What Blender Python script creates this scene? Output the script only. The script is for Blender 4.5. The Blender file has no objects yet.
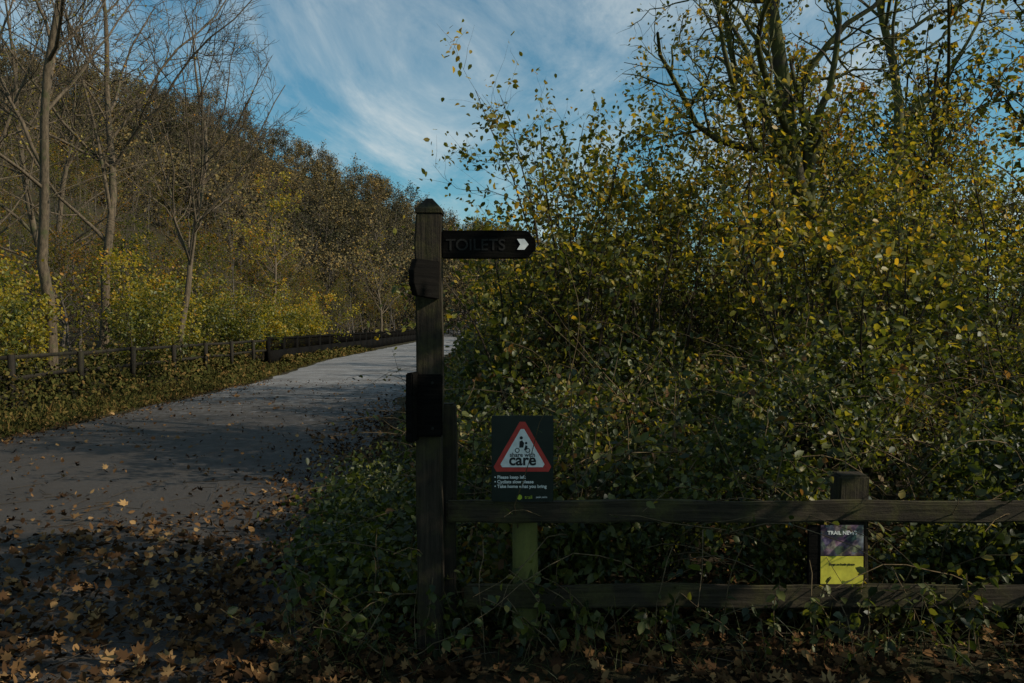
import bpy, bmesh, math, numpy as np
from mathutils import Vector, Matrix, Euler
R = math.radians
rng = np.random.default_rng(7)
scene = bpy.context.scene

# ------------------------------------------------------------------ helpers
def nodes_mat(name):
    m = bpy.data.materials.new(name); m.use_nodes = True
    nt = m.node_tree; nt.nodes.clear()
    return m, nt
def N(nt, t, **kw):
    n = nt.nodes.new(t)
    for k, v in kw.items(): setattr(n, k, v)
    return n
def ramp(nt, stops, fac=None):
    r = nt.nodes.new('ShaderNodeValToRGB')
    e = r.color_ramp.elements
    while len(e) < len(stops): e.new(0.5)
    for i, (p, c) in enumerate(stops):
        e[i].position = p; e[i].color = (*c, 1) if len(c) == 3 else c
    if fac is not None: nt.links.new(fac, r.inputs[0])
    return r
def noise(nt, scale, detail=4, rough=0.6, vec=None, dist=0.0):
    n = nt.nodes.new('ShaderNodeTexNoise')
    n.inputs['Scale'].default_value = scale; n.inputs['Detail'].default_value = detail
    n.inputs['Roughness'].default_value = rough; n.inputs['Distortion'].default_value = dist
    if vec is not None: nt.links.new(vec, n.inputs['Vector'])
    return n
def math_n(nt, op, a, b=None):
    n = nt.nodes.new('ShaderNodeMath'); n.operation = op
    for i, v in enumerate((a, b)):
        if v is None: continue
        if isinstance(v, (int, float)): n.inputs[i].default_value = v
        else: nt.links.new(v, n.inputs[i])
    return n.outputs[0]
def mixc(nt, fac, a, b, blend='MIX'):
    n = nt.nodes.new('ShaderNodeMix'); n.data_type = 'RGBA'; n.blend_type = blend
    for idx, v in ((0, fac), (6, a), (7, b)):
        if isinstance(v, (int, float)): n.inputs[idx].default_value = v
        elif isinstance(v, tuple): n.inputs[idx].default_value = (*v, 1)
        else: nt.links.new(v, n.inputs[idx])
    return n.outputs[2]
def objcoord(nt, scale=(1, 1, 1)):
    tc = nt.nodes.new('ShaderNodeTexCoord'); mp = nt.nodes.new('ShaderNodeMapping')
    mp.inputs['Scale'].default_value = scale
    nt.links.new(tc.outputs['Object'], mp.inputs['Vector'])
    return mp.outputs[0]
def finish(nt, color, rough=0.8, bump=None, bstr=0.3, bdist=0.01, spec=0.3, transl=0.0, tcol=None, simple=False):
    o = nt.nodes.new('ShaderNodeOutputMaterial')
    if simple:
        p = nt.nodes.new('ShaderNodeBsdfDiffuse'); nt.links.new(color, p.inputs['Color'])
    else:
        p = nt.nodes.new('ShaderNodeBsdfPrincipled')
        if isinstance(color, tuple): p.inputs['Base Color'].default_value = (*color, 1)
        else: nt.links.new(color, p.inputs['Base Color'])
        if isinstance(rough, (int, float)): p.inputs['Roughness'].default_value = rough
        else: nt.links.new(rough, p.inputs['Roughness'])
        p.inputs['Specular IOR Level'].default_value = spec
    if bump is not None:
        b = nt.nodes.new('ShaderNodeBump'); b.inputs['Strength'].default_value = bstr; b.inputs['Distance'].default_value = bdist
        nt.links.new(bump, b.inputs['Height']); nt.links.new(b.outputs[0], p.inputs['Normal'])
    if transl > 0:
        t = nt.nodes.new('ShaderNodeBsdfTranslucent'); m = nt.nodes.new('ShaderNodeMixShader')
        m.inputs[0].default_value = transl
        nt.links.new(tcol if tcol is not None else color, t.inputs['Color'])
        nt.links.new(p.outputs[0], m.inputs[1]); nt.links.new(t.outputs[0], m.inputs[2])
        nt.links.new(m.outputs[0], o.inputs['Surface'])
    else: nt.links.new(p.outputs[0], o.inputs['Surface'])

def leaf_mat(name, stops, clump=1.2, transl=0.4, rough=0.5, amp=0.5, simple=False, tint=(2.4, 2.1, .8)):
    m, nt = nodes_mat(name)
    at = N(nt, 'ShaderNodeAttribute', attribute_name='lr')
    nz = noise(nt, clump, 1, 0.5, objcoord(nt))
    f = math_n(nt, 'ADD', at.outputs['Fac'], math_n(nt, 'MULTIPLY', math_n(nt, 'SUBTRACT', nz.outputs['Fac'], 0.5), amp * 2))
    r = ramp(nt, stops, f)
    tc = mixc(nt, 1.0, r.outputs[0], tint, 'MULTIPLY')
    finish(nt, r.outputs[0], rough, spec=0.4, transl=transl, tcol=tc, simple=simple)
    return m
def bark_mat(name, c1, c2, moss=None, mossamt=0.5, scale=6, fast=False):
    m, nt = nodes_mat(name)
    v = objcoord(nt, (1, 1, 0.25))
    nz = noise(nt, scale * 3, 2 if fast else 6, 0.7, v)
    r = ramp(nt, [(0.3, c1), (0.7, c2)], nz.outputs['Fac'])
    col = r.outputs[0]
    if moss:
        n2 = noise(nt, scale * 0.5, 4, 0.65, objcoord(nt))
        rr = ramp(nt, [(0.62 - mossamt * 0.3, (0, 0, 0)), (0.75 - mossamt * 0.3, (1, 1, 1))], n2.outputs['Fac'])
        col = mixc(nt, rr.outputs[0], col, moss)
    if fast: finish(nt, col, simple=True)
    else: finish(nt, col, 0.9, nz.outputs['Fac'], 0.6, 0.02)
    return m

class MB:
    """numpy mesh accumulator"""
    def __init__(s): s.v = []; s.f = []; s.m = []; s.a = []; s.n = 0
    def add(s, verts, faces, mat=0, attr=None):
        verts = np.asarray(verts, float).reshape(-1, 3)
        faces = np.asarray(faces, np.int64)
        s.v.append(verts); s.f.append(faces + s.n); s.m.append(np.full(len(faces), mat, np.int32))
        s.a.append(np.full(len(verts), 0.5) if attr is None else np.asarray(attr, float)); s.n += len(verts)
    def build(s, name, mats, smooth=False, loc=None):
        V = np.concatenate(s.v)
        if loc is not None: V = V - np.array(loc)
        me = bpy.data.meshes.new(name)
        me.vertices.add(len(V)); me.vertices.foreach_set('co', V.ravel())
        lv = np.concatenate([f.ravel() for f in s.f])
        lt = np.concatenate([np.full(len(f), f.shape[1]) for f in s.f])
        ls = np.concatenate([[0], np.cumsum(lt)[:-1]])
        me.loops.add(len(lv)); me.loops.foreach_set('vertex_index', lv.astype(np.int32))
        me.polygons.add(len(lt)); me.polygons.foreach_set('loop_start', ls.astype(np.int32))
        me.polygons.foreach_set('material_index', np.concatenate(s.m))
        if smooth: me.polygons.foreach_set('use_smooth', np.ones(len(lt), bool))
        me.update(calc_edges=True)
        at = me.attributes.new('lr', 'FLOAT', 'POINT'); at.data.foreach_set('value', np.concatenate(s.a).astype(np.float32))
        for m in mats: me.materials.append(m)
        ob = bpy.data.objects.new(name, me); scene.collection.objects.link(ob)
        if loc is not None: ob.location = loc
        return ob
    def arrays(s):
        return np.concatenate(s.v), s.f, s.m, np.concatenate(s.a)
    def stamp(s, proto, pos, rot, scl, ashift):
        V, F, M, A = proto
        c, sn = np.cos(rot)[:, None], np.sin(rot)[:, None]
        sc = scl[:, None]
        X = (V[None, :, 0] * c - V[None, :, 1] * sn) * sc + pos[:, 0:1]
        Y = (V[None, :, 0] * sn + V[None, :, 1] * c) * sc + pos[:, 1:2]
        Z = V[None, :, 2] * sc + pos[:, 2:3]
        n = len(pos); nv = len(V)
        verts = np.stack([X, Y, Z], -1).reshape(-1, 3)
        att = (A[None, :] + ashift[:, None]).ravel()
        off = (np.arange(n) * nv)[:, None, None]
        s.v.append(verts); s.a.append(att)
        for f, m in zip(F, M):
            s.f.append((f[None] + off + s.n).reshape(-1, f.shape[1])); s.m.append(np.tile(m, n))
        s.n += n * nv

def norm(a): return a / (np.linalg.norm(a, axis=-1, keepdims=True) + 1e-9)
T_LEAF = (np.array([(0, 0), (.30, .28), (.27, .65), (0, 1), (-.27, .65), (-.30, .28)]), [(0, 1, 2, 3), (0, 3, 4, 5)])
T_QUAD = (np.array([(0, 0), (.36, .45), (0, 1), (-.36, .45)]), [(0, 1, 2, 3)])
T_BLADE = (np.array([(-.03, 0), (.03, 0), (.022, .5), (0, 1), (-.022, .5)]), [(0, 1, 2, 3, 4)])
_h = [(.28, -.1), (.25, .12), (.6, .25), (.36, .4), (.44, .72), (.16, .62)]
T_MAPLE = (np.array([(0, 0)] + _h + [(0, 1)] + [(-x, y) for x, y in _h[::-1]]), [tuple(range(14))])
def leaves(mb, P, size, mat=0, tpl=T_LEAF, up=0.6, droop=0.3, fold=0.35, curl=0.25, rnd=None, attr=None, width=1.0, flat=False):
    n = len(P)
    if n == 0: return
    r = rnd or rng
    nr = r.normal(size=(n, 3)); nr = norm(nr)
    nr[:, 2] = nr[:, 2] * (0.25 if flat else 1) + up * (6 if flat else 1.4)
    nr = norm(nr)
    d = r.normal(size=(n, 3)); d[:, 2] -= droop * 2
    d = norm(d - (d * nr).sum(1, keepdims=True) * nr); sd = np.cross(d, nr)
    T, F = tpl; k = len(T)
    x = T[:, 0] * width; y = T[:, 1]
    cu = curl * r.uniform(-.4, 1.4, (n, 1)); fo = fold * r.uniform(0.2, 1.3, (n, 1))
    z = fo * np.abs(x)[None] - cu * (y ** 2)[None]
    s = np.broadcast_to(np.asarray(size, float), (n,))[:, None, None]
    V = P[:, None, :] + s * (x[None, :, None] * sd[:, None] + y[None, :, None] * d[:, None] + z[..., None] * nr[:, None])
    F = np.array(F)
    faces = (F[None] + (np.arange(n) * k)[:, None, None]).reshape(-1, F.shape[1])
    a = r.uniform(0, 1, n) if attr is None else attr
    mb.add(V.reshape(-1, 3), faces, mat, np.repeat(a, k))
def tubes(mb, P, Rr, k=5, mat=0):
    M, n, _ = P.shape
    t = np.gradient(P, axis=1); t = norm(t)
    ref = np.where(np.abs(t[:, :1, 2:3]) > 0.9, np.array([1., 0, 0]), np.array([0, 0, 1.]))
    u = norm(np.cross(t, np.broadcast_to(ref, t.shape))); w = np.cross(t, u)
    a = np.arange(k) / k * 2 * np.pi
    V = P[:, :, None] + Rr[:, :, None, None] * (np.cos(a)[:, None] * u[:, :, None] + np.sin(a)[:, None] * w[:, :, None])
    i = np.arange(n - 1)[:, None] * k; j = np.arange(k)[None]
    q = np.stack([i + j, i + (j + 1) % k, i + k + (j + 1) % k, i + k + j], -1).reshape(-1, 4)
    faces = (q[None] + (np.arange(M) * n * k)[:, None, None]).reshape(-1, 4)
    mb.add(V.reshape(-1, 3), faces, mat)
def walk(r, start, d, L, n, wig, upb):
    M = len(start); pts = [start]; d = norm(d)
    for i in range(n - 1):
        d = norm(d + r.normal(size=(M, 3)) * wig + np.array([0, 0, upb]))
        pts.append(pts[-1] + d * (L / (n - 1))[:, None])
    return np.stack(pts, 1)
def kids(r, P, Rr, cnt, tmin, tmax, ang, lr, n, wig, upb, rr=0.55, minr=0.002):
    M, m, _ = P.shape
    idx = np.repeat(np.arange(M), cnt); K = len(idx)
    t = r.uniform(tmin, tmax, K) * (m - 1); i0 = np.minimum(t.astype(int), m - 2); f = (t - i0)[:, None]
    a, b = P[idx, i0], P[idx, i0 + 1]
    st = a * (1 - f) + b * f; tan = norm(b - a)
    pr = r.normal(size=(K, 3)); pr = norm(pr - (pr * tan).sum(1, keepdims=True) * tan)
    an = R(ang) * r.uniform(.6, 1.4, K)[:, None]
    d = np.cos(an) * tan + np.sin(an) * pr
    plen = np.linalg.norm(np.diff(P, axis=1), axis=2).sum(1)[idx]
    L = plen * lr * r.uniform(.55, 1.2, K) * (1.15 - .6 * t / (m - 1))
    rad = (Rr[idx, i0] * (1 - f[:, 0]) + Rr[idx, i0 + 1] * f[:, 0]) * rr * r.uniform(.7, 1.1, K)
    rad = np.maximum(rad, minr)
    C = walk(r, st, d, L, n, wig, upb)
    return C, rad[:, None] * np.linspace(1, .3, n)[None]
def along(r, P, n, tmin=0.2):
    M, m, _ = P.shape
    i = r.integers(0, M, n); t = r.uniform(tmin, 1, n) * (m - 1); i0 = np.minimum(t.astype(int), m - 2); f = (t - i0)[:, None]
    return P[i, i0] * (1 - f) + P[i, i0 + 1] * f

def tree(mb, r, base, H, r0, lean=(0, 0), cnt=(14, 7, 6), ang=(45, 42, 40), lr=(.5, .5, .5), t0=.3, nleaf=0, lsize=.08, ltpl=T_LEAF,
         wig=.1, k=(8, 5, 3, 3), minr=.003, scat=.05, up0=.03, spread=.02, leaflev=-1, trunk=None):
    if trunk is None:
        d = np.array([[lean[0], lean[1], 1.0]])
        P0 = walk(r, np.array([base], float), d, np.array([H]), 14, wig * .7, .05)
    else:
        tk = np.array(trunk, float); zz = np.linspace(tk[0, 2], tk[-1, 2], 14)
        P0 = np.stack([np.interp(zz, tk[:, 2], tk[:, 0]), np.interp(zz, tk[:, 2], tk[:, 1]), zz], -1)[None]
        P0[0, 1:, :2] += r.normal(size=(13, 2)) * .03
    R0 = (r0 * np.linspace(1, .12, 14) ** .9)[None]; R0[0, 0] *= 1.35
    tubes(mb, P0, R0, k[0])
    lv = [(P0, R0)]
    for i, c in enumerate(cnt):
        C = kids(r, *lv[-1], c, t0 if i == 0 else .15, .98, ang[i], lr[i], (9, 7, 5, 4)[i], wig * (1.3 + .5 * i), up0 + .01, minr=minr)
        tubes(mb, *C, k[i + 1]); lv.append(C)
    if nleaf:
        p = along(r, lv[leaflev][0], nleaf, .15) + r.normal(size=(nleaf, 3)) * scat
        leaves(mb, p, lsize * r.uniform(.5, 1.2, nleaf), 1, ltpl, rnd=r)
    return lv
def shrub(mb, r, base, H, nst, spread, cnt=(9, 6), nleaf=8000, lsize=.07, k=(5, 3, 3), r0=.02, ltpl=T_LEAF, scat=.05, minr=.002, brad=.2, upb=.06, tleaf=.1):
    st = np.array(base, float)[None] + np.c_[r.normal(size=(nst, 2)) * brad, np.zeros(nst)]
    th = r.uniform(0, 2 * np.pi, nst); s = spread * np.sqrt(r.uniform(0, 1, nst))
    d = np.c_[np.cos(th) * s, np.sin(th) * s, np.ones(nst)]
    P0 = walk(r, st, d, H * r.uniform(.6, 1.1, nst), 10, .1, upb)
    R0 = (r0 * r.uniform(.6, 1.2, nst))[:, None] * np.linspace(1, .15, 10)[None]
    tubes(mb, P0, R0, k[0]); lv = [(P0, R0)]
    for i, c in enumerate(cnt):
        C = kids(r, *lv[-1], c, .2 if i == 0 else .1, .98, 42, (.4, .5)[i], (7, 5)[i], .2, .02, minr=minr)
        tubes(mb, *C, k[i + 1]); lv.append(C)
    p = np.concatenate([along(r, lv[-1][0], int(nleaf * .75), tleaf), along(r, lv[-2][0], nleaf - int(nleaf * .75), .3)]) + r.normal(size=(nleaf, 3)) * scat
    # darker, greener leaves low in the bush, yellower ones towards the top
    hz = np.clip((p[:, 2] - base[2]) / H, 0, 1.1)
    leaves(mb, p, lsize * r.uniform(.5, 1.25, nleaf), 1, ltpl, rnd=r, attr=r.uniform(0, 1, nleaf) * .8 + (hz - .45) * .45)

# ------------------------------------------------------------------ terrain
def sm(a, b, x):
    t = np.clip((x - a) / (b - a), 0, 1); return t * t * (3 - 2 * t)
_px = np.array([-400, -230, -150, -100, -78, -60, -35, -15, 12, 60, 140, 400])
_pz = np.array([98, 90, 76, 60, 53, 44, 34, 22, 13, 9, 8, 8.])
def lump(x, y, s=1.0):
    return (np.sin(x * 1.3 * s + 1.1) * np.cos(y * 1.1 * s + .4) + .6 * np.sin(x * 2.7 * s - y * 1.9 * s + 2) + .4 * np.sin(y * 4.1 * s + x * 1.7 * s)) / 2
def roadL(y): return np.interp(y, [-20, 12, 23, 36, 64, 127, 150], [-7.0, -7.0, -7.1, -8.4, -8.8, -10.0, -10.5])
def roadR(y): return np.interp(y, [-20, 3.5, 6.5, 10, 16, 23, 36, 64, 127, 150], [-.9, -1.1, -1.5, -1.9, -2.3, -2.8, -3.4, -3.7, -4.0, -4.2])
def H(x, y):
    far = sm(105, 235, y) * (np.interp(x, _px, _pz) + 3.5 * lump(x, y, .05)) + np.clip(y - 235, 0, 400) * .03
    fl = sm(12, 60, -x) * 18 * sm(10, 90, y) * sm(0, 1, (-x - 12) / 30)
    z = np.maximum(far, fl)
    bank = .25 * sm(.6, 2.2, x - roadR(y)) * sm(9, 14, y)
    soft = .05 * lump(x, y, .8) * (sm(.3, 2, x - roadR(y)) + sm(.3, 2, roadL(y) - x)) * sm(4.5, 7, y)
    return z + bank + soft

def sheet(name, X, Y, mat, dz=0, zf=H):
    n0, n1 = X.shape
    Z = zf(X, Y) + dz
    V = np.stack([X, Y, Z], -1).reshape(-1, 3)
    i = np.arange(n0 - 1)[:, None] * n1; j = np.arange(n1 - 1)[None]
    F = np.stack([i + j, i + n1 + j, i + n1 + j + 1, i + j + 1], -1).reshape(-1, 4)
    mb = MB(); mb.add(V, F); return mb.build(name, [mat], smooth=True)

# ------------------------------------------------------------------ materials
def mk_ground():
    m, nt = nodes_mat('soil_and_moss'); v = objcoord(nt)
    n1 = noise(nt, .7, 5, .6, v); n2 = noise(nt, 14, 6, .7, v); n3 = noise(nt, .35, 8, .8, v)
    a = ramp(nt, [(.3, (.018, .014, .009)), (.7, (.045, .032, .018))], n2.outputs['Fac'])
    b = ramp(nt, [(.3, (.014, .016, .007)), (.7, (.045, .040, .016))], n3.outputs['Fac'])
    f = ramp(nt, [(.42, (0, 0, 0)), (.6, (1, 1, 1))], n1.outputs['Fac'])
    finish(nt, mixc(nt, f.outputs[0], a.outputs[0], b.outputs[0]), .95, n2.outputs['Fac'], .8, .04, spec=.1)
    return m
def mk_road():
    m, nt = nodes_mat('worn_asphalt'); v = objcoord(nt)
    fine = noise(nt, 110, 4, .75, v); mid = noise(nt, 5, 8, .8, v); big = noise(nt, .8, 4, .6, v)
    a = ramp(nt, [(.3, (.075, .074, .075)), (.7, (.27, .266, .265))], fine.outputs['Fac'])
    b = ramp(nt, [(.3, (.6, .56, .52)), (.7, (1.25, 1.23, 1.22))], big.outputs['Fac'])
    c = mixc(nt, 1.0, a.outputs[0], b.outputs[0], 'MULTIPLY')
    # dark brown mottling over the tarmac, denser towards the near end
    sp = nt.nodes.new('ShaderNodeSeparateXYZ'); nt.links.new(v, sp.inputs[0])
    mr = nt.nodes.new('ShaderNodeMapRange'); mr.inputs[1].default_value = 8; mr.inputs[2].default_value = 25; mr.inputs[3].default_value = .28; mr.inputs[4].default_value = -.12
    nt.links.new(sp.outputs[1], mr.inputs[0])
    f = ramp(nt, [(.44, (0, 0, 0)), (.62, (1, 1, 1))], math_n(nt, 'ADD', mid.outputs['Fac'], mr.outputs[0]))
    mottle = ramp(nt, [(.35, (.018, .014, .011)), (.65, (.05, .040, .031))], fine.outputs['Fac'])
    c = mixc(nt, math_n(nt, 'MULTIPLY', f.outputs[0], .9), c, mottle.outputs[0])
    rg = ramp(nt, [(.35, (.55, .55, .55)), (.7, (.9, .9, .9))], mid.outputs['Fac'])
    finish(nt, c, rg.outputs[0], math_n(nt, 'ADD', fine.outputs['Fac'], mid.outputs['Fac']), .8, .015, spec=.25)
    return m
def mk_wood(name, c1, c2, moss, amt, axis='Z', spec=.3):
    m, nt = nodes_mat(name)
    sc = {'Z': (30, 30, 1.6), 'X': (1.6, 30, 30)}[axis]
    g = noise(nt, 1.5, 6, .7, objcoord(nt, sc), .4); n2 = noise(nt, 5, 5, .7, objcoord(nt)); n3 = noise(nt, 60, 4, .7, objcoord(nt))
    a = ramp(nt, [(.3, c1), (.68, c2)], g.outputs['Fac'])
    f = ramp(nt, [(.62 - amt * .3, (0, 0, 0)), (.8 - amt * .3, (1, 1, 1))], n2.outputs['Fac'])
    fm = math_n(nt, 'MULTIPLY', f.outputs[0], n3.outputs['Fac'])
    c = mixc(nt, fm, a.outputs[0], moss)
    finish(nt, c, .85, math_n(nt, 'ADD', g.outputs['Fac'], math_n(nt, 'MULTIPLY', n3.outputs['Fac'], .4)), .8, .008, spec=spec)
    return m
def plain(name, c, rough=.5, var=.25, scale=20):
    m, nt = nodes_mat(name); n = noise(nt, scale, 4, .6, objcoord(nt))
    r = ramp(nt, [(.3, tuple(x * (1 - var) for x in c)), (.7, tuple(min(1, x * (1 + var)) for x in c))], n.outputs['Fac'])
    finish(nt, r.outputs[0], rough); return m
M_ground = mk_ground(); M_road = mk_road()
M_post = mk_wood('weathered_post_wood', (.010, .008, .006), (.042, .032, .022), (.065, .06, .018), .45, 'Z', .15)
M_rail = mk_wood('weathered_rail_wood', (.012, .010, .007), (.048, .037, .024), (.075, .07, .02), .55, 'X', .15)
M_ffence = mk_wood('old_dark_fence_wood', (.008, .007, .006), (.032, .026, .02), (.04, .04, .014), .4, 'Z', .1)
M_dark = mk_wood('dark_stained_board', (.003, .003, .003), (.009, .008, .007), (.012, .012, .008), .2, 'X', 0.02)
M_moss = mk_wood('mossy_post_wood', (.05, .044, .016), (.12, .11, .035), (.16, .16, .035), 1.0, 'Z')
M_panel = plain('sign_panel_dark_green', (.009, .014, .010), .4)
M_white = plain('white_vinyl', (.66, .66, .64), .5, .15, 30)
M_red = plain('red_vinyl', (.42, .04, .03), .5, .2)
M_black = plain('black_vinyl', (.012, .012, .012), .5)
M_lime = plain('lime_vinyl', (.36, .42, .03), .5, .1)
M_yel = plain('yellow_print', (.50, .45, .05), .55, .3, 12)
M_let = plain('routed_lettering', (.012, .011, .009), .9)
def mk_poster():
    m, nt = nodes_mat('poster_print'); v = nt.nodes.new('ShaderNodeTexVoronoi'); v.inputs['Scale'].default_value = 24
    nt.links.new(objcoord(nt), v.inputs['Vector'])
    n = noise(nt, 14, 4, .6, objcoord(nt))
    r = ramp(nt, [(.35, (.02, .02, .035)), (.48, (.07, .06, .08)), (.58, (.25, .22, .2)), (.7, (.4, .38, .36))], n.outputs['Fac'])
    finish(nt, mixc(nt, .45, r.outputs[0], v.outputs['Color'], 'MULTIPLY'), .35); return m
M_poster = mk_poster()

L_bramble = leaf_mat('bramble_leaves', [(.0, (.016, .024, .008)), (.45, (.045, .056, .013)), (.82, (.11, .112, .022)), (.95, (.22, .16, .03)), (1, (.12, .06, .025))], 1.5, .36, tint=(2.3, 2.2, .8))
L_hazel = leaf_mat('hazel_leaves', [(0, (.026, .038, .009)), (.4, (.075, .086, .016)), (.72, (.19, .168, .024)), (1, (.31, .19, .02))], .8, .42, amp=.5, tint=(2.4, 2.1, .8))
L_yellow = leaf_mat('yellow_leaves', [(0, (.08, .09, .014)), (.4, (.18, .165, .02)), (.8, (.34, .25, .025)), (1, (.36, .16, .02))], .8, .48)
L_wood = leaf_mat('woodland_leaves', [(0, (.03, .038, .010)), (.5, (.085, .086, .018)), (.85, (.18, .135, .024)), (1, (.19, .09, .02))], .35, .32, amp=.7, simple=True)
L_hill = leaf_mat('hillside_foliage', [(0, (.035, .036, .02)), (.4, (.085, .07, .035)), (.75, (.14, .11, .05)), (1, (.20, .13, .045))], .03, 0, amp=.8, simple=True)
L_dead = leaf_mat('fallen_leaves', [(0, (.026, .015, .009)), (.4, (.07, .038, .018)), (.75, (.15, .08, .033)), (1, (.26, .16, .07))], 1.2, 0, .6, amp=.3, simple=True)
L_grass = leaf_mat('verge_plants', [(0, (.026, .028, .009)), (.5, (.055, .055, .016)), (.8, (.095, .07, .022)), (1, (.14, .085, .03))], 1.2, 0, simple=True)
B_brown = bark_mat('brown_bark', (.022, .017, .012), (.07, .055, .04), fast=True)
B_grey = bark_mat('grey_bark', (.025, .019, .013), (.15, .11, .07), (.06, .06, .025), .2)
B_moss = bark_mat('mossy_bark', (.022, .018, .012), (.07, .058, .038), (.07, .07, .018), .8)
B_hill = bark_mat('hill_bark', (.045, .038, .032), (.12, .10, .082), fast=True)

# ------------------------------------------------------------------ ground + road
u = np.linspace(-1, 1, 240); gx = np.sinh(u * 5.2) / np.sinh(5.2) * 900
w = np.linspace(-.42, 1, 300); gy = np.sinh(w * 4.6) / np.sinh(4.6) * 1500 + 5
X, Y = np.meshgrid(gx, gy, indexing='ij'); sheet('ground', X, Y, M_ground)
ry = np.concatenate([np.arange(-15, 30, .25), np.arange(30, 148, 1.)]); s = np.linspace(0, 1, 30)
lx = roadL(ry) + .12 * np.sin(ry * 2.1) * np.sin(ry * .7); rx = roadR(ry) + .12 * np.sin(ry * 1.7 + 1) + .06 * np.sin(ry * 5)
X = lx[:, None] * (1 - s) + rx[:, None] * s; Y = np.repeat(ry[:, None], 30, 1)
def roadz(x, y): return H(x, y) * 0 + .006 + .03 * (1 - ((x - roadL(y)) / (roadR(y) - roadL(y)) * 2 - 1) ** 2).clip(0, 1)
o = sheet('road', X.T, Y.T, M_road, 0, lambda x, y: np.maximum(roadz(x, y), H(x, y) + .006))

# ------------------------------------------------------------------ hard objects
def empty(name, loc=(0, 0, 0)):
    e = bpy.data.objects.new(name, None); e.location = loc; e.empty_display_size = .2; scene.collection.objects.link(e); return e
def box(name, c, sz, mat, parent=None, rot=(0, 0, 0), bev=.006, taper=None, jit=0):
    bm = bmesh.new(); bmesh.ops.create_cube(bm, size=1)
    bmesh.ops.scale(bm, vec=sz, verts=bm.verts)
    if jit or max(sz) > .6:
        ax = int(np.argmax(sz)); es = [e for e in bm.edges if abs((e.verts[0].co - e.verts[1].co)[ax]) > sz[ax] * .9]
        bmesh.ops.subdivide_edges(bm, edges=es, cuts=max(2, int(max(sz) / .15)))
        for v in bm.verts:
            if abs(v.co[ax]) < sz[ax] * .49:
                ph = v.co[ax] * 3 + c[0]
                for a in range(3):
                    if a != ax: v.co[a] += .004 * math.sin(ph * 2 + a) + rng.normal() * .002
    bmesh.ops.bevel(bm, geom=[e for e in bm.edges if e.is_manifold and e.calc_face_angle() > .8], offset=bev, segments=2, affect='EDGES')
    me = bpy.data.meshes.new(name); bm.to_mesh(me); bm.free(); me.materials.append(mat)
    ob = bpy.data.objects.new(name, me); scene.collection.objects.link(ob); ob.location = c; ob.rotation_euler = rot
    if parent: ob.parent = parent; ob.location = Vector(c) - parent.location
    return ob
def prism(name, pts, depth, mat, parent, loc, rot=(R(90), 0, 0), bev=0):
    bm = bmesh.new(); vs = [bm.verts.new((x, y, 0)) for x, y in pts]; f = bm.faces.new(vs)
    r = bmesh.ops.extrude_face_region(bm, geom=[f]); bmesh.ops.translate(bm, vec=(0, 0, depth), verts=[v for v in r['geom'] if isinstance(v, bmesh.types.BMVert)])
    bmesh.ops.recalc_face_normals(bm, faces=bm.faces)
    if bev: bmesh.ops.bevel(bm, geom=bm.edges[:], offset=bev, segments=2, affect='EDGES')
    me = bpy.data.meshes.new(name); bm.to_mesh(me); bm.free(); me.materials.append(mat)
    ob = bpy.data.objects.new(name, me); scene.collection.objects.link(ob); ob.rotation_euler = rot
    ob.parent = parent; ob.location = Vector(loc) - parent.location
    return ob
def text(name, s, size, mat, parent, loc, rot=(R(90), 0, 0), align='CENTER', ext=.0008, bold=0.0):
    cu = bpy.data.curves.new(name + '_c', 'FONT'); cu.body = s; cu.size = size; cu.align_x = align; cu.extrude = ext; cu.offset = bold
    t = bpy.data.objects.new(name + '_t', cu); scene.collection.objects.link(t)
    dg = bpy.context.evaluated_depsgraph_get(); me = bpy.data.meshes.new_from_object(t.evaluated_get(dg))
    bpy.data.objects.remove(t); me.materials.clear(); me.materials.append(mat)
    ob = bpy.data.objects.new(name, me); scene.collection.objects.link(ob); ob.rotation_euler = rot; ob.parent = parent
    ob.location = Vector(loc) - parent.location; return ob
F = 796.0; YH = 325.0; CH = 1.6
def W(px, py, y): return ((px - 512) * y / F, y, CH - (py - YH) * y / F)

# --- finger post
PX, PY = -.402, 3.90
sp = empty('wooden_signpost', (PX, PY, 0))
post = box('post', (PX, PY, 1.02), (.122, .122, 2.24), M_post, sp, bev=.008)
bm = bmesh.new()   # weathered pyramid cap
b = .064
vs = [bm.verts.new(v) for v in ((-b, -b, 0), (b, -b, 0), (b, b, 0), (-b, b, 0), (-b, -b, .02), (b, -b, .02), (b, b, .02), (-b, b, .02), (-.014, -.014, .075), (.014, -.014, .075), (.014, .014, .075), (-.014, .014, .075))]
for q in ((3, 2, 1, 0), (0, 1, 5, 4), (1, 2, 6, 5), (2, 3, 7, 6), (3, 0, 4, 7), (4, 5, 9, 8), (5, 6, 10, 9), (6, 7, 11, 10), (7, 4, 8, 11), (8, 9, 10, 11)): bm.faces.new([vs[i] for i in q])
me = bpy.data.meshes.new('cap'); bm.to_mesh(me); bm.free(); me.materials.append(M_post)
cap = bpy.data.objects.new('cap', me); scene.collection.objects.link(cap); cap.parent = sp; cap.location = (0, 0, 2.1405)
L, h2 = .455, .068
zc = CH + (YH - 245) * PY / F
prism('finger_board', [(0, -h2), (L - .04, -h2), (L, -.02), (L, .02), (L - .04, h2), (0, h2)], .036, M_dark, sp, (PX + .0615, PY + .018, zc), bev=.004)
text('finger_board_lettering', 'TOILETS', .078, M_let, sp, (PX + .225, PY - .0195, zc - .028), bold=.001)
prism('arrow', [(-.030, -.026), (.006, -.026), (.026, 0), (.006, .026), (-.030, .026), (-.014, 0)], .002, M_white, sp, (PX + .0615 + L - .06, PY - .0195, zc))
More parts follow.
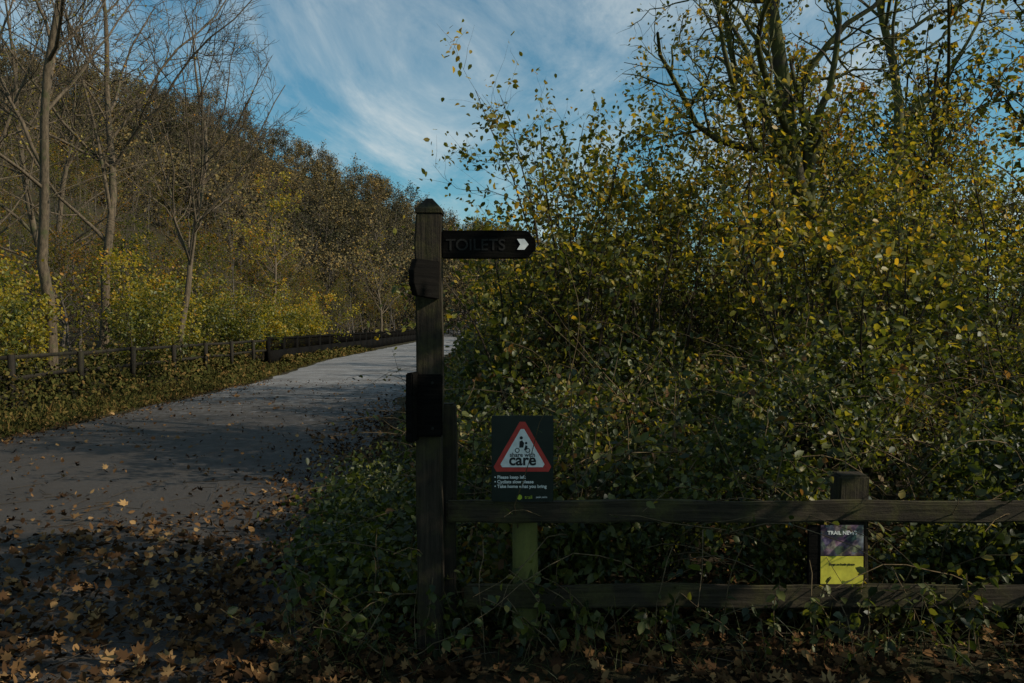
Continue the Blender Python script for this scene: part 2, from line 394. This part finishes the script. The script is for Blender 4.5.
# second finger board, pointing back towards the viewer
z2 = CH + (YH - 280) * PY / F
a = R(-116)
prism('finger_board_side', [(0, -.095), (.19, -.085), (.22, -.03), (.22, .03), (.19, .085), (0, .085)], .030, M_dark, sp, (PX + .052, PY - .066, z2), rot=(R(90), 0, a), bev=.002)
# waymark box on the post
box('waymark_board', (PX - .062, PY - .045, CH - (405 - YH) * PY / F), (.036, .21, .33), M_dark, sp, rot=(0, 0, R(-12)))
box('waymark_plate', (PX - .0, PY - .0745, CH - (404 - YH) * PY / F), (.135, .022, .30), M_dark, sp)
for k_, zz in enumerate((.11, -.11)):
    bpy.ops.mesh.primitive_cylinder_add(radius=.007, depth=.006, vertices=12, location=(0, 0, 0), rotation=(R(90), 0, 0))
    o = bpy.context.object; o.name = 'bolt_%d' % k_; o.data.materials.append(M_let); o.parent = sp; o.location = (0.02, -.0885, CH - (404 - YH) * PY / F + zz)

# --- near fence
FY = 3.98
fn = empty('post_and_rail_fence', (2, FY, 0))
def zof(py, y=FY): return CH - (py - YH) * y / F
box('top_rail', (2.66, FY, zof(512)), (5.98, .045, .108), M_rail, fn, bev=.01)
box('bottom_rail', (2.71, FY, zof(597.5)), (5.9, .045, .115), M_rail, fn, bev=.01)
box('end_post', (W(447, 0, FY + .09)[0], FY + .095, .55), (.09, .09, 1.3), M_post, fn, bev=.01)
for i_, px in enumerate((851, 1245)):
    box('fence_post_%d' % i_, (W(px, 0, FY + .09)[0], FY + .09, .33), (.155, .125, 1.02), M_post, fn, bev=.012)
# mossy round-top post carrying the warning sign
ws = empty('warning_sign', (W(522, 0, FY)[0], FY, 0))
bm = bmesh.new(); prof = [(.0, .70), (.03, .695), (.052, .68), (.062, .655), (.064, .6), (.066, .3), (.07, -.1)]
rings = []
for r_, z_ in prof[1:]: rings.append([bm.verts.new((r_ * math.cos(t) * (1 + .04 * math.sin(3 * t + z_ * 9)), r_ * math.sin(t), z_)) for t in np.arange(20) / 20 * 2 * math.pi])
tv = bm.verts.new((0, 0, .70))
for i in range(20):
    bm.faces.new((tv, rings[0][i], rings[0][(i + 1) % 20]))
    for a_, b_ in zip(rings[:-1], rings[1:]): bm.faces.new((a_[i], b_[i], b_[(i + 1) % 20], a_[(i + 1) % 20]))
bmesh.ops.recalc_face_normals(bm, faces=bm.faces)
me = bpy.data.meshes.new('mossy_post'); bm.to_mesh(me); bm.free(); me.materials.append(M_moss)
for p in me.polygons: p.use_smooth = True
mp = bpy.data.objects.new('mossy_post', me); scene.collection.objects.link(mp); mp.parent = ws; mp.location = (.018, .095, 0)
sx, _, st = W(522.5, 416, FY - .03); sbz = zof(501); shh = st - sbz; sww = .308; scz = (st + sbz) / 2; SY = FY - .034
box('sign_panel', (sx, SY + .006, scz + .001), (sww, .012, shh), M_panel, ws, bev=.003)
def tri(cx, cy, rr, cut):
    pts = []
    for k_ in range(3):
        a_ = R(90 + 120 * k_)
        for da in (-cut, cut):
            pts.append((cx + rr * math.cos(a_ + R(da)), cy + rr * math.sin(a_ + R(da))))
    return pts
tc = scz + .028
prism('warning_triangle_border', tri(0, 0, .158, 5), .002, M_red, ws, (sx, SY - .0005, tc))
prism('warning_triangle_face', tri(0, 0, .122, 4), .002, M_white, ws, (sx, SY - .003, tc))
def disc(name, cx, cz, r_, mat, y=SY - .0055, d=.0012, inner=0):
    if not inner: return prism(name, [(r_ * math.cos(t), r_ * math.sin(t)) for t in np.arange(18) / 18 * 2 * math.pi], d, mat, ws, (cx, y, cz))
    bm = bmesh.new(); n_ = 18
    a1 = [bm.verts.new((r_ * math.cos(t), 0, r_ * math.sin(t))) for t in np.arange(n_) / n_ * 2 * math.pi]
    a2 = [bm.verts.new((inner * math.cos(t), 0, inner * math.sin(t))) for t in np.arange(n_) / n_ * 2 * math.pi]
    for i in range(n_): bm.faces.new((a1[i], a1[(i + 1) % n_], a2[(i + 1) % n_], a2[i]))
    me = bpy.data.meshes.new(name); bm.to_mesh(me); bm.free(); me.materials.append(mat)
    ob = bpy.data.objects.new(name, me); scene.collection.objects.link(ob); ob.parent = ws; ob.location = Vector((cx, y - .001, cz)) - ws.location
disc('walker_head', sx - .006, tc + .078, .008, M_black)
prism('walker_body', [(-.010, .0), (.0, -.0), (.010, -.0), (.014, .022), (.004, .036), (-.008, .03)], .0012, M_black, ws, (sx - .006, SY - .0055, tc + .030))
disc('wheel_back', sx - .026, tc + .016, .012, M_black, inner=.008); disc('wheel_front', sx + .026, tc + .016, .012, M_black, inner=.008)
disc('rider_head', sx + .018, tc + .052, .006, M_black)
prism('rider_body', [(0, 0), (.016, .004), (.018, .022), (.008, .026)], .0012, M_black, ws, (sx + .007, SY - .0055, tc + .016))
text('share_with', 'share with', .030, M_black, ws, (sx, SY - .0055, tc - .016), bold=.0005)
text('care', 'care', .078, M_black, ws, (sx, SY - .0058, tc - .057), bold=.0018)
for i_, s_ in enumerate(('Please keep left', 'Cyclists slow please', 'Take home what you bring')):
    text('rule_%d' % i_, '\u2022 ' + s_, .0225, M_white, ws, (sx - .14, SY - .0006, scz - .098 - i_ * .023), align='LEFT', bold=.0005)
disc('logo_dot', sx - .015, sbz + .024, .013, M_lime, SY - .0005)
text('logo_text', 'trail', .024, M_lime, ws, (sx + .03, SY - .0006, sbz + .016))
text('logo_small_text', 'peak paths', .013, M_white, ws, (sx + .095, SY - .0006, sbz + .02))
# notice poster
nb = empty('notice_board', (W(842, 0, FY)[0], FY, 0)); nx = W(838, 0, FY)[0]
box('backing_board', (nx, FY + .005, zof(561)), (.285, .02, .345), M_dark, nb, bev=.003)
box('poster', (W(843, 0, FY)[0], FY - .0075, zof(541)), (.215, .003, .155), M_poster, nb, bev=.0008)
box('poster_footer', (W(843, 0, FY)[0], FY - .008, zof(571)), (.215, .003, .14), M_yel, nb, bev=.0008)
text('poster_title', 'TRAIL NEWS', .026, M_white, nb, (W(843, 0, FY)[0], FY - .0095, zof(535)), bold=.0006)
text('poster_note', 'Dogs on leads please', .015, M_black, nb, (W(843, 0, FY)[0], FY - .0100, zof(566)), bold=.0004)

# --- far left fence and viaduct railing
def lfx(y): return np.interp(y, [8, 22, 36, 80, 120], [-9.2, -9.3, -9.6, -10.0, -10.9])
mbf = MB()
def addbox(mb, c, sz, ax=(1, 0, 0), mat=0):
    ax = np.array(ax, float); ax /= np.linalg.norm(ax); sd = np.cross([0, 0, 1], ax)
    if np.linalg.norm(sd) < 1e-6: sd = np.array([0, 1., 0])
    sd /= np.linalg.norm(sd); up = np.cross(ax, sd)
    q = np.array([(i, j, k) for i in (-.5, .5) for j in (-.5, .5) for k in (-.5, .5)])
    V = np.array(c) + q[:, :1] * sz[0] * ax + q[:, 1:2] * sz[1] * sd + q[:, 2:] * sz[2] * up
    mb.add(V, [(0, 1, 3, 2), (4, 6, 7, 5), (0, 4, 5, 1), (2, 3, 7, 6), (0, 2, 6, 4), (1, 5, 7, 3)], mat)
ys = np.arange(7.5, 33, 2.4)
for a_, b_ in zip(ys[:-1], ys[1:]):
    xa, xb = lfx(a_), lfx(b_)
    addbox(mbf, (xa, a_, .50), (.09, .10, 1.1 + rng.normal() * .03))
    for z_ in (1.0, .62):
        d = np.array([xb - xa, b_ - a_, rng.normal() * .04]); Lr = np.linalg.norm(d)
        addbox(mbf, ((xa + xb) / 2 - .07, (a_ + b_) / 2, z_), (Lr + .03, .04, .075), d)
mbf.build('post_and_rail_fence', [M_ffence]) 
mbv = MB(); ys = np.arange(31, 112, 2.2)
for a_, b_ in zip(ys[:-1], ys[1:]):
    xa, xb = lfx(a_), lfx(b_); d = np.array([xb - xa, b_ - a_, 0]); Lr = np.linalg.norm(d)
    addbox(mbv, (xa, a_, .57), (.14, .14, 1.14)); addbox(mbv, ((xa + xb) / 2, (a_ + b_) / 2, 1.06), (Lr, .12, .09), d)
    addbox(mbv, ((xa + xb) / 2, (a_ + b_) / 2, .3), (Lr, .3, .6), d, 0)
    for t in np.arange(0.07, 1, .075): addbox(mbv, (xa + d[0] * t, a_ + d[1] * t, .80), (.03, .03, .44))
mbv.build('viaduct_railing', [M_dark])

# ------------------------------------------------------------------ vegetation
def bare(pos, H_, r0, lean, seed, cnt=(16, 8, 6), nleaf=0, t0=.28, mats=None, lsize=.07, name='bare_tree', ang=(45, 42, 40), lr=(.5, .5, .5), wig=.1):
    r = np.random.default_rng(seed); mb = MB(); z = float(H(np.array(pos[0]), np.array(pos[1])))
    tree(mb, r, (pos[0], pos[1], z - .15), H_, r0, lean, cnt, ang, lr, t0, nleaf, lsize, wig=wig, minr=.009)
    mb.build(name, mats or [B_grey, L_yellow], smooth=True, loc=(pos[0], pos[1], z))
bare((-11.6, 20), 14.5, .15, (.0, .0), 3, cnt=(18, 9, 8), nleaf=350)
bare((-12.3, 24), 14.5, .16, (.10, 0), 5, cnt=(20, 10, 9), nleaf=350)
bare((-10.9, 25.5), 12.5, .12, (.2, 0), 11, cnt=(18, 9, 9), nleaf=250)
bare((-13.2, 19.5), 9.5, .09, (-.1, 0), 13, nleaf=900)
bare((-17.5, 30), 14, .16, (.05, 0), 17, nleaf=1400)
bare((-21, 36), 15, .18, (.1, 0), 19, nleaf=1400)
bare((-13.2, 44), 9, .12, (.05, 0), 23, nleaf=2200, name='field_maple_tree', lsize=.14)
bare((-17, 60), 11, .15, (0, 0), 29, nleaf=900, lsize=.12)
bare((-11.8, 72), 9, .12, (.05, 0), 31, nleaf=600, lsize=.15)

for i in range(20):
    r = np.random.default_rng(100 + i)
    y = 10.5 + i * 1.9 + r.uniform(-.6, .6); x = float(lfx(y)) - 1.0 - r.uniform(0, 2.5)
    mb = MB(); z = float(H(np.array(x), np.array(y)))
    shrub(mb, r, (x, y, z - .1), r.uniform(2.6, 4.8) * (1 if y < 30 else .8), 12, .6, (8, 5), 3000, .08 + y * .001, brad=.45, scat=.1)
    mb.build('hazel_bush', [B_brown, L_yellow if r.uniform() < .35 else L_hazel], loc=(x, y, z))
protos = []
for i in range(4):
    r = np.random.default_rng(200 + i); mb = MB()
    tree(mb, r, (0, 0, -.3), 8, .13, (0, 0), (14, 7, 3), t0=.2, nleaf=(1700, 1500, 500, 1100)[i], lsize=.17, ltpl=T_QUAD, k=(5, 3, 3, 3), minr=.014, scat=.15, up0=.04, leaflev=-1)
    protos.append(mb.arrays())
def mass(name, pts, scl, seed, mats, protos=protos, asd=.2):
    r = np.random.default_rng(seed); mb = MB(); which = r.integers(0, len(protos), len(pts))
    for k_, p in enumerate(protos):
        s_ = which == k_
        if s_.sum(): mb.stamp(p, pts[s_], r.uniform(0, 6.28, s_.sum()), scl[s_], r.normal(size=s_.sum()) * asd)
    mb.build(name, mats)
r = np.random.default_rng(301); pts = []
while len(pts) < 140:
    y = r.uniform(24, 118); x = -12.5 - r.uniform(0, 1) ** 1.3 * (12 + .62 * y)
    if x > -.78 * y - 6: pts.append((x, y))
while len(pts) < 215:      # upper flank of the valley side
    y = r.uniform(38, 118); x = -r.uniform(.38, .74) * y
    pts.append((x, y))
pts = np.array(pts); pts = np.c_[pts, H(pts[:, 0], pts[:, 1])]
mass('woodland_trees', pts, r.uniform(.4, .85, len(pts)), 5, [B_hill, L_wood])
hp = []
for i in range(4):
    r = np.random.default_rng(240 + i); mb = MB()
    tree(mb, r, (0, 0, -.5), 9, .16, (0, 0), (10, 6), t0=.08, nleaf=(200, 650, 750, 400)[i], lsize=.38, ltpl=T_QUAD, k=(3, 3, 3), minr=.04, scat=.4, up0=.05, ang=(60, 45))
    hp.append(mb.arrays())
r = np.random.default_rng(302)
m_ = 1500; y = 104 + r.uniform(0, 1, m_) * 150; x = r.uniform(-.80, .13, m_) * y + 6
pts = np.c_[x, y, H(x, y)]
mass('hillside_trees', pts, r.uniform(.6, 1.2, len(pts)), 6, [B_hill, L_hill], hp, .25)
r = np.random.default_rng(303); pts = []
while len(pts) < 65:
    y = r.uniform(16, 65); x = max(roadR(y) + 3.3 + .02 * y, .4) + r.uniform(0, 1) * (6 + .7 * y)
    pts.append((x, y))
pts = np.array(pts); pts = np.c_[pts, H(pts[:, 0], pts[:, 1])]
sc = r.uniform(.4, .75, len(pts)); sc = np.where(pts[:, 0] < 2.5, sc * .65, sc); q_ = pts[:, 0] / pts[:, 1]
sc = sc * np.interp(q_, [.2, .34, .5], [1, 1.45, 1.9])
mass('woodland_trees', pts, sc, 7, [B_brown, L_wood])

for i, (x, y, h_) in enumerate([(.5, 12, 1.9), (.5, 15, 2.3), (.5, 19, 2.6), (.5, 24, 3.0), (.5, 30, 3.4), (.4, 38, 3.6), (.1, 48, 4), (-.2, 60, 4.5), (-.8, 80, 5), (1.2, 13, 3.0), (1.8, 17, 4)]):
    r = np.random.default_rng(400 + i); mb = MB(); z = float(H(np.array(x), np.array(y)))
    shrub(mb, r, (x, y, z - .1), h_, 12, .42, (8, 5), 3200, .075 + y * .0015, brad=.3, scat=.1)
    mb.build('hazel_bush', [B_brown, L_hazel], loc=(x, y, z))
for i, (x, y, h_, nst, sp_, nl) in enumerate([(1.1, 8.2, 4.5, 20, .55, 9500), (.2, 8.8, 3.5, 12, .55, 4200), (2.3, 9.6, 4.6, 18, .6, 7500), (3.0, 7.4, 2.8, 12, .7, 5500),
        (4.6, 8.6, 3.8, 14, .65, 6500), (5.8, 10.5, 4.8, 14, .5, 6000), (4.2, 12.5, 5.2, 14, .5, 6000), (7.8, 12, 4.6, 14, .5, 5500), (1.9, 12.5, 4.4, 14, .5, 5000)]):
    r = np.random.default_rng(430 + i); mb = MB(); z = float(H(np.array(x), np.array(y)))
    shrub(mb, r, (x, y, z - .1), h_, nst, sp_, (10, 6), nl, .068, brad=.3, scat=.06, r0=.024)
    mb.build('hazel_bush', [B_brown, L_hazel], loc=(x, y, z))
def TP(px, py, y): return W(px, py, y)
r = np.random.default_rng(77); mb = MB(); by = 9.2
tree(mb, r, None, 8.8, .15, cnt=(22, 9, 7), ang=(50, 42, 40), lr=(.36, .5, .5), t0=.34, nleaf=2600, lsize=.068, wig=.15, minr=.004,
     trunk=[(3.85, by, -.1), TP(840, 330, by), TP(822, 240, by), TP(798, 180, by), TP(782, 90, by), TP(772, 0, by), TP(790, -120, by), TP(800, -280, by)])
mb.build('mossy_tree', [B_moss, L_hazel], smooth=True, loc=(3.85, by, 0))
r = np.random.default_rng(79); mb = MB(); bx, by = 6.9, 14
tree(mb, r, (bx, by, -.1), 10.5, .15, (.05, .02), (18, 8, 6), t0=.25, nleaf=7500, lsize=.085, wig=.12, minr=.005)
mb.build('mossy_tree', [B_moss, L_hazel], smooth=True, loc=(bx, by, 0))
r = np.random.default_rng(81); mb = MB(); bx, by = 5.9, 6.6
tree(mb, r, (bx, by, -.1), 7.5, .11, (-.05, -.02), (22, 8, 5), (60, 45, 40), (.42, .5, .45), .25, 6000, .072, wig=.12, minr=.003)
mb.build('field_maple_tree', [B_brown, L_yellow], smooth=True, loc=(bx, by, 0))
# trees beside the viewpoint that dapple the foreground
for i, (x, y, h_, nl) in enumerate([(5.2, 2.4, 5.4, 3200), (7.5, -.6, 7, 2600), (4.4, 0, 5.2, 3400)]):
    r = np.random.default_rng(500 + i); mb = MB()
    tree(mb, r, (x, y, -.1), h_, .12, (0, 0), (18, 7, 4), (55, 45, 40), (.4, .45, .45), .2, nl, .18, k=(8, 4, 3, 3), wig=.12, minr=.004, scat=.12)
    mb.build('hazel_tree', [B_brown, L_hazel], loc=(x, y, 0))

# bramble thicket -----------------------------------------------------
def edge(y): return np.interp(y, [3.9, 4.5, 6.5, 10, 16, 23, 40], [-.55, -.95, -1.15, -1.55, -2.0, -2.6, -3.3])
def BH(x, y):
    e = sm(0, 1.3, x - edge(y) + .12 * lump(x * 3, y * 3))
    back = np.interp(y, [4.1, 4.6, 6, 9, 20], [.45, .75, 1.05, 1.2, 1.0])
    return H(x, y) + e * back * (1 + .42 * lump(x, y, 1.3) + .28 * lump(x, y, 3.7)) + .04
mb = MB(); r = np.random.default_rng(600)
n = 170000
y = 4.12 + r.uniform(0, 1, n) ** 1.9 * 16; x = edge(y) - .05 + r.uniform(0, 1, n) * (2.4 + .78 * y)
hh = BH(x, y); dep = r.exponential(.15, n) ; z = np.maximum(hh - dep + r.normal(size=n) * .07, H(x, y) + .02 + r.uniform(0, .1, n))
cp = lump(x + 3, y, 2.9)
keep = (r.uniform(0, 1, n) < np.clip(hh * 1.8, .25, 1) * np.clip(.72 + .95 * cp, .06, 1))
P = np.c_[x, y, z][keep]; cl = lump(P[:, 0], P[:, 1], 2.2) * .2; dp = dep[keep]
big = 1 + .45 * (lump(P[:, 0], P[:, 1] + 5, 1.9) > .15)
leaves(mb, P, (.026 + .0028 * P[:, 1]) * big * r.uniform(.5, 1.5, len(P)), 1, up=.3, rnd=r, attr=r.uniform(0, .95, len(P)) + cl - np.clip(dp - .1, 0, .4) * .8)  # deeper leaves get a darker colour, painting in shade inside the thicket
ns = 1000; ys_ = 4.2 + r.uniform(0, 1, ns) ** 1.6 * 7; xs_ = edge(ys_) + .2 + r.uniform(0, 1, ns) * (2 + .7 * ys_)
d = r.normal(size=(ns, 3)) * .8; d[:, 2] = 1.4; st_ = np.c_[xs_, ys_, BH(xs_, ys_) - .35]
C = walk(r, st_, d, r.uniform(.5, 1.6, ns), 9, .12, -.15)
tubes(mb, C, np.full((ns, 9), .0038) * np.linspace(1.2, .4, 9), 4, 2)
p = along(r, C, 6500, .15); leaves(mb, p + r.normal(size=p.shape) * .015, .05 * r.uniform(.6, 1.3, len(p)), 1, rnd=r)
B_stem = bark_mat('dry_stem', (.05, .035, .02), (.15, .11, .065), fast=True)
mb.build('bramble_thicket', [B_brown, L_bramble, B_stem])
mb = MB(); n = 10000
y = r.uniform(3.75, 7.5, n); x = edge(y) + r.normal(size=n) * .22 + .05; x = np.where(y < 4.2, r.uniform(-.95, 4.5, n), x)
x = np.where(r.uniform(0, 1, n) < .3, r.uniform(-.9, .4, n), x); ok = ~((y < 4.1) & (x > -.2) & (r.uniform(0, 1, n) < .65)); x, y = x[ok], y[ok]; n = len(x)
z = np.abs(r.normal(size=n)) * .14 + .02 + np.where(y < 4.15, 0, .1)
z = np.where((y < 4.1) & (x > -.2), z * .6, z)
leaves(mb, np.c_[x, y, z], .05 * r.uniform(.4, 1.4, n), 1, up=.5, rnd=r, attr=r.uniform(-.1, .75, n))
ns = 140; xs_ = r.uniform(-1.2, 4, ns); ys_ = r.uniform(3.7, 4.1, ns); d = r.normal(size=(ns, 3)) * .5; d[:, 2] = 1.3
C = walk(r, np.c_[xs_, ys_, np.zeros(ns)], d, r.uniform(.2, .6, ns), 8, .12, -.08); tubes(mb, C, np.full((ns, 8), .0025), 4, 2)
p = along(r, C, 1300, .3); leaves(mb, p, .052 * r.uniform(.6, 1.3, len(p)), 1, rnd=r, attr=r.uniform(-.1, .8, len(p)))
ns = 420; xs_ = r.uniform(-1.2, 4, ns); ys_ = r.uniform(3.5, 4.2, ns); d = r.normal(size=(ns, 3)) * .45; d[:, 2] = 1.2
C = walk(r, np.c_[xs_, ys_, np.zeros(ns)], d, r.uniform(.12, .5, ns), 8, .05, -.2); tubes(mb, C, np.full((ns, 8), .0018) * np.linspace(1, .3, 8), 3, 1)
mb.build('ivy_undergrowth', [B_brown, L_bramble, B_stem])

# leaf litter -----------------------------------------------------------
mb = MB(); r = np.random.default_rng(700); n = 130000
y = 2.6 + r.uniform(0, 1, n) ** 2.0 * 20; x = r.uniform(-8.6, 5, n)
dens = 1.1 * (1 - sm(3.6, 7.5, y + .6 * lump(x, y, .9))) + .9 * np.exp(-((x - roadR(y) + .1) / .6) ** 2) * (1 - sm(9, 20, y)) + .06 + .5 * np.exp(-((x - roadL(y) + .3) / .7) ** 2)
dens *= .35 + .65 * np.clip(lump(x, y, 2.3) + .6, 0, 1.2)
k_ = r.uniform(0, 1, n) < dens; x, y = x[k_], y[k_]
inr = (x > roadL(y)) & (x < roadR(y)); z = np.where(inr, roadz(x, y), H(x, y)) + .012 + r.uniform(0, .02, len(x)) * (y < 6.5)
half = r.uniform(0, 1, len(x)) < .25; P = np.c_[x, y, z]
leaves(mb, P[half], r.uniform(.03, .078, half.sum()), 0, T_MAPLE, up=.22, droop=0, fold=.55, curl=-.55, rnd=r, flat=True, attr=r.uniform(0, 1, half.sum()) ** 1.4)
leaves(mb, P[~half], r.uniform(.012, .055, (~half).sum()), 0, T_LEAF, up=.2, droop=0, fold=.8, curl=-.6, rnd=r, flat=True, width=1.2, attr=r.uniform(0, 1, (~half).sum()) ** 1.6)
ns = 500; C = walk(r, np.c_[r.uniform(-5, 4, ns), r.uniform(2.8, 8, ns), np.full(ns, .035)], np.c_[r.normal(size=(ns, 2)), np.zeros(ns)], r.uniform(.06, .4, ns), 5, .12, 0)
C[..., 2] = .04 + r.uniform(0, .015, ns)[:, None]; tubes(mb, C, np.full((ns, 5), .0028), 4, 1)
mb.build('leaf_litter', [L_dead, B_brown])

# verge ------------------------------------------------------------
mb = MB(); r = np.random.default_rng(701); n = 16000
y = 7 + r.uniform(0, 1, n) ** 1.5 * 45; x = roadL(y) - .1 - np.abs(r.normal(size=n)) * .9 + .15 * lump(y * 2, y)
leaves(mb, np.c_[x, y, H(x, y)], r.uniform(.06, .2, n) * (1 + .6 * (x < roadL(y) - 1)), 0, T_BLADE, up=0, droop=-.9, fold=0, curl=.3, rnd=r, width=1.0)
n = 44000; y = 8 + r.uniform(0, 1, n) ** 1.4 * 42; t = r.uniform(0, 1, n); x = roadL(y) - .25 - t * np.where(y > 32, 1.0, 3.2)
hh = .06 + .75 * sm(.25, .75, t) * (1 + .8 * lump(x, y, 1.6)) * np.where(y > 30, .3, 1)
leaves(mb, np.c_[x, y, H(x, y) + hh * r.uniform(.1, 1, n) ** .5], (.045 + .002 * y) * r.uniform(.6, 1.4, n), 0, T_LEAF, rnd=r, up=.3)
mb.build('verge_undergrowth', [L_grass])

# ------------------------------------------------------------------ sun, sky, camera
AZ, EL = 106, 32
sv = Vector((math.cos(R(EL)) * math.sin(R(AZ)), math.cos(R(EL)) * math.cos(R(AZ)), math.sin(R(EL))))
sl = bpy.data.lights.new('sun', 'SUN'); sl.energy = 5.0; sl.angle = R(.5); sl.color = (1, .91, .75)
so = bpy.data.objects.new('sun', sl); scene.collection.objects.link(so); so.rotation_euler = sv.to_track_quat('Z', 'Y').to_euler(); so.location = sv * 50
wd = bpy.data.worlds.new('World'); scene.world = wd; wd.use_nodes = True; nt = wd.node_tree; nt.nodes.clear()
sky = N(nt, 'ShaderNodeTexSky', sky_type='NISHITA'); sky.sun_disc = False; sky.sun_elevation = R(EL); sky.sun_rotation = R(AZ)
tc_ = nt.nodes.new('ShaderNodeTexCoord'); sep = nt.nodes.new('ShaderNodeSeparateXYZ'); nt.links.new(tc_.outputs['Generated'], sep.inputs[0])
den = math_n(nt, 'ADD', math_n(nt, 'MAXIMUM', sep.outputs[2], 0.0), .18)
cmb = nt.nodes.new('ShaderNodeCombineXYZ'); nt.links.new(math_n(nt, 'DIVIDE', sep.outputs[0], den), cmb.inputs[0]); nt.links.new(math_n(nt, 'DIVIDE', sep.outputs[1], den), cmb.inputs[1])
mp_ = nt.nodes.new('ShaderNodeMapping'); mp_.inputs['Rotation'].default_value = (0, 0, R(35)); mp_.inputs['Scale'].default_value = (1.0, .45, 1); mp_.inputs['Location'].default_value = (.7, .3, 0)
nt.links.new(cmb.outputs[0], mp_.inputs[0])
c1 = noise(nt, 2.0, 8, .66, mp_.outputs[0], .6); c2 = noise(nt, .8, 3, .5, cmb.outputs[0], .2)
cf = math_n(nt, 'ADD', math_n(nt, 'MULTIPLY', c1.outputs['Fac'], .75), math_n(nt, 'MULTIPLY', c2.outputs['Fac'], .4))
cr = ramp(nt, [(.51, (0, 0, 0)), (.60, (.3, .3, .3)), (.72, (.9, .9, .9))], cf)
skyc = mixc(nt, 1.0, sky.outputs[0], (.52, .94, .95), 'MULTIPLY')
col = mixc(nt, cr.outputs[0], skyc, (5.6, 6.2, 6.3))
bg = nt.nodes.new('ShaderNodeBackground'); bg.inputs['Strength'].default_value = .11; nt.links.new(col, bg.inputs[0])
ow = nt.nodes.new('ShaderNodeOutputWorld'); nt.links.new(bg.outputs[0], ow.inputs[0])
cd = bpy.data.cameras.new('camera'); cd.sensor_width = 36; cd.lens = 28; cd.clip_end = 4000; cd.clip_start = .05
cam = bpy.data.objects.new('camera', cd); scene.collection.objects.link(cam); cam.location = (0, 0, CH)
cam.rotation_euler = (R(90) - math.atan(16.5 / F), 0, 0); scene.camera = cam
scene.view_settings.view_transform = 'Standard'; scene.view_settings.look = 'None'; scene.view_settings.exposure = 0
print('faces', sum(len(o.data.polygons) for o in scene.objects if o.type == 'MESH'))
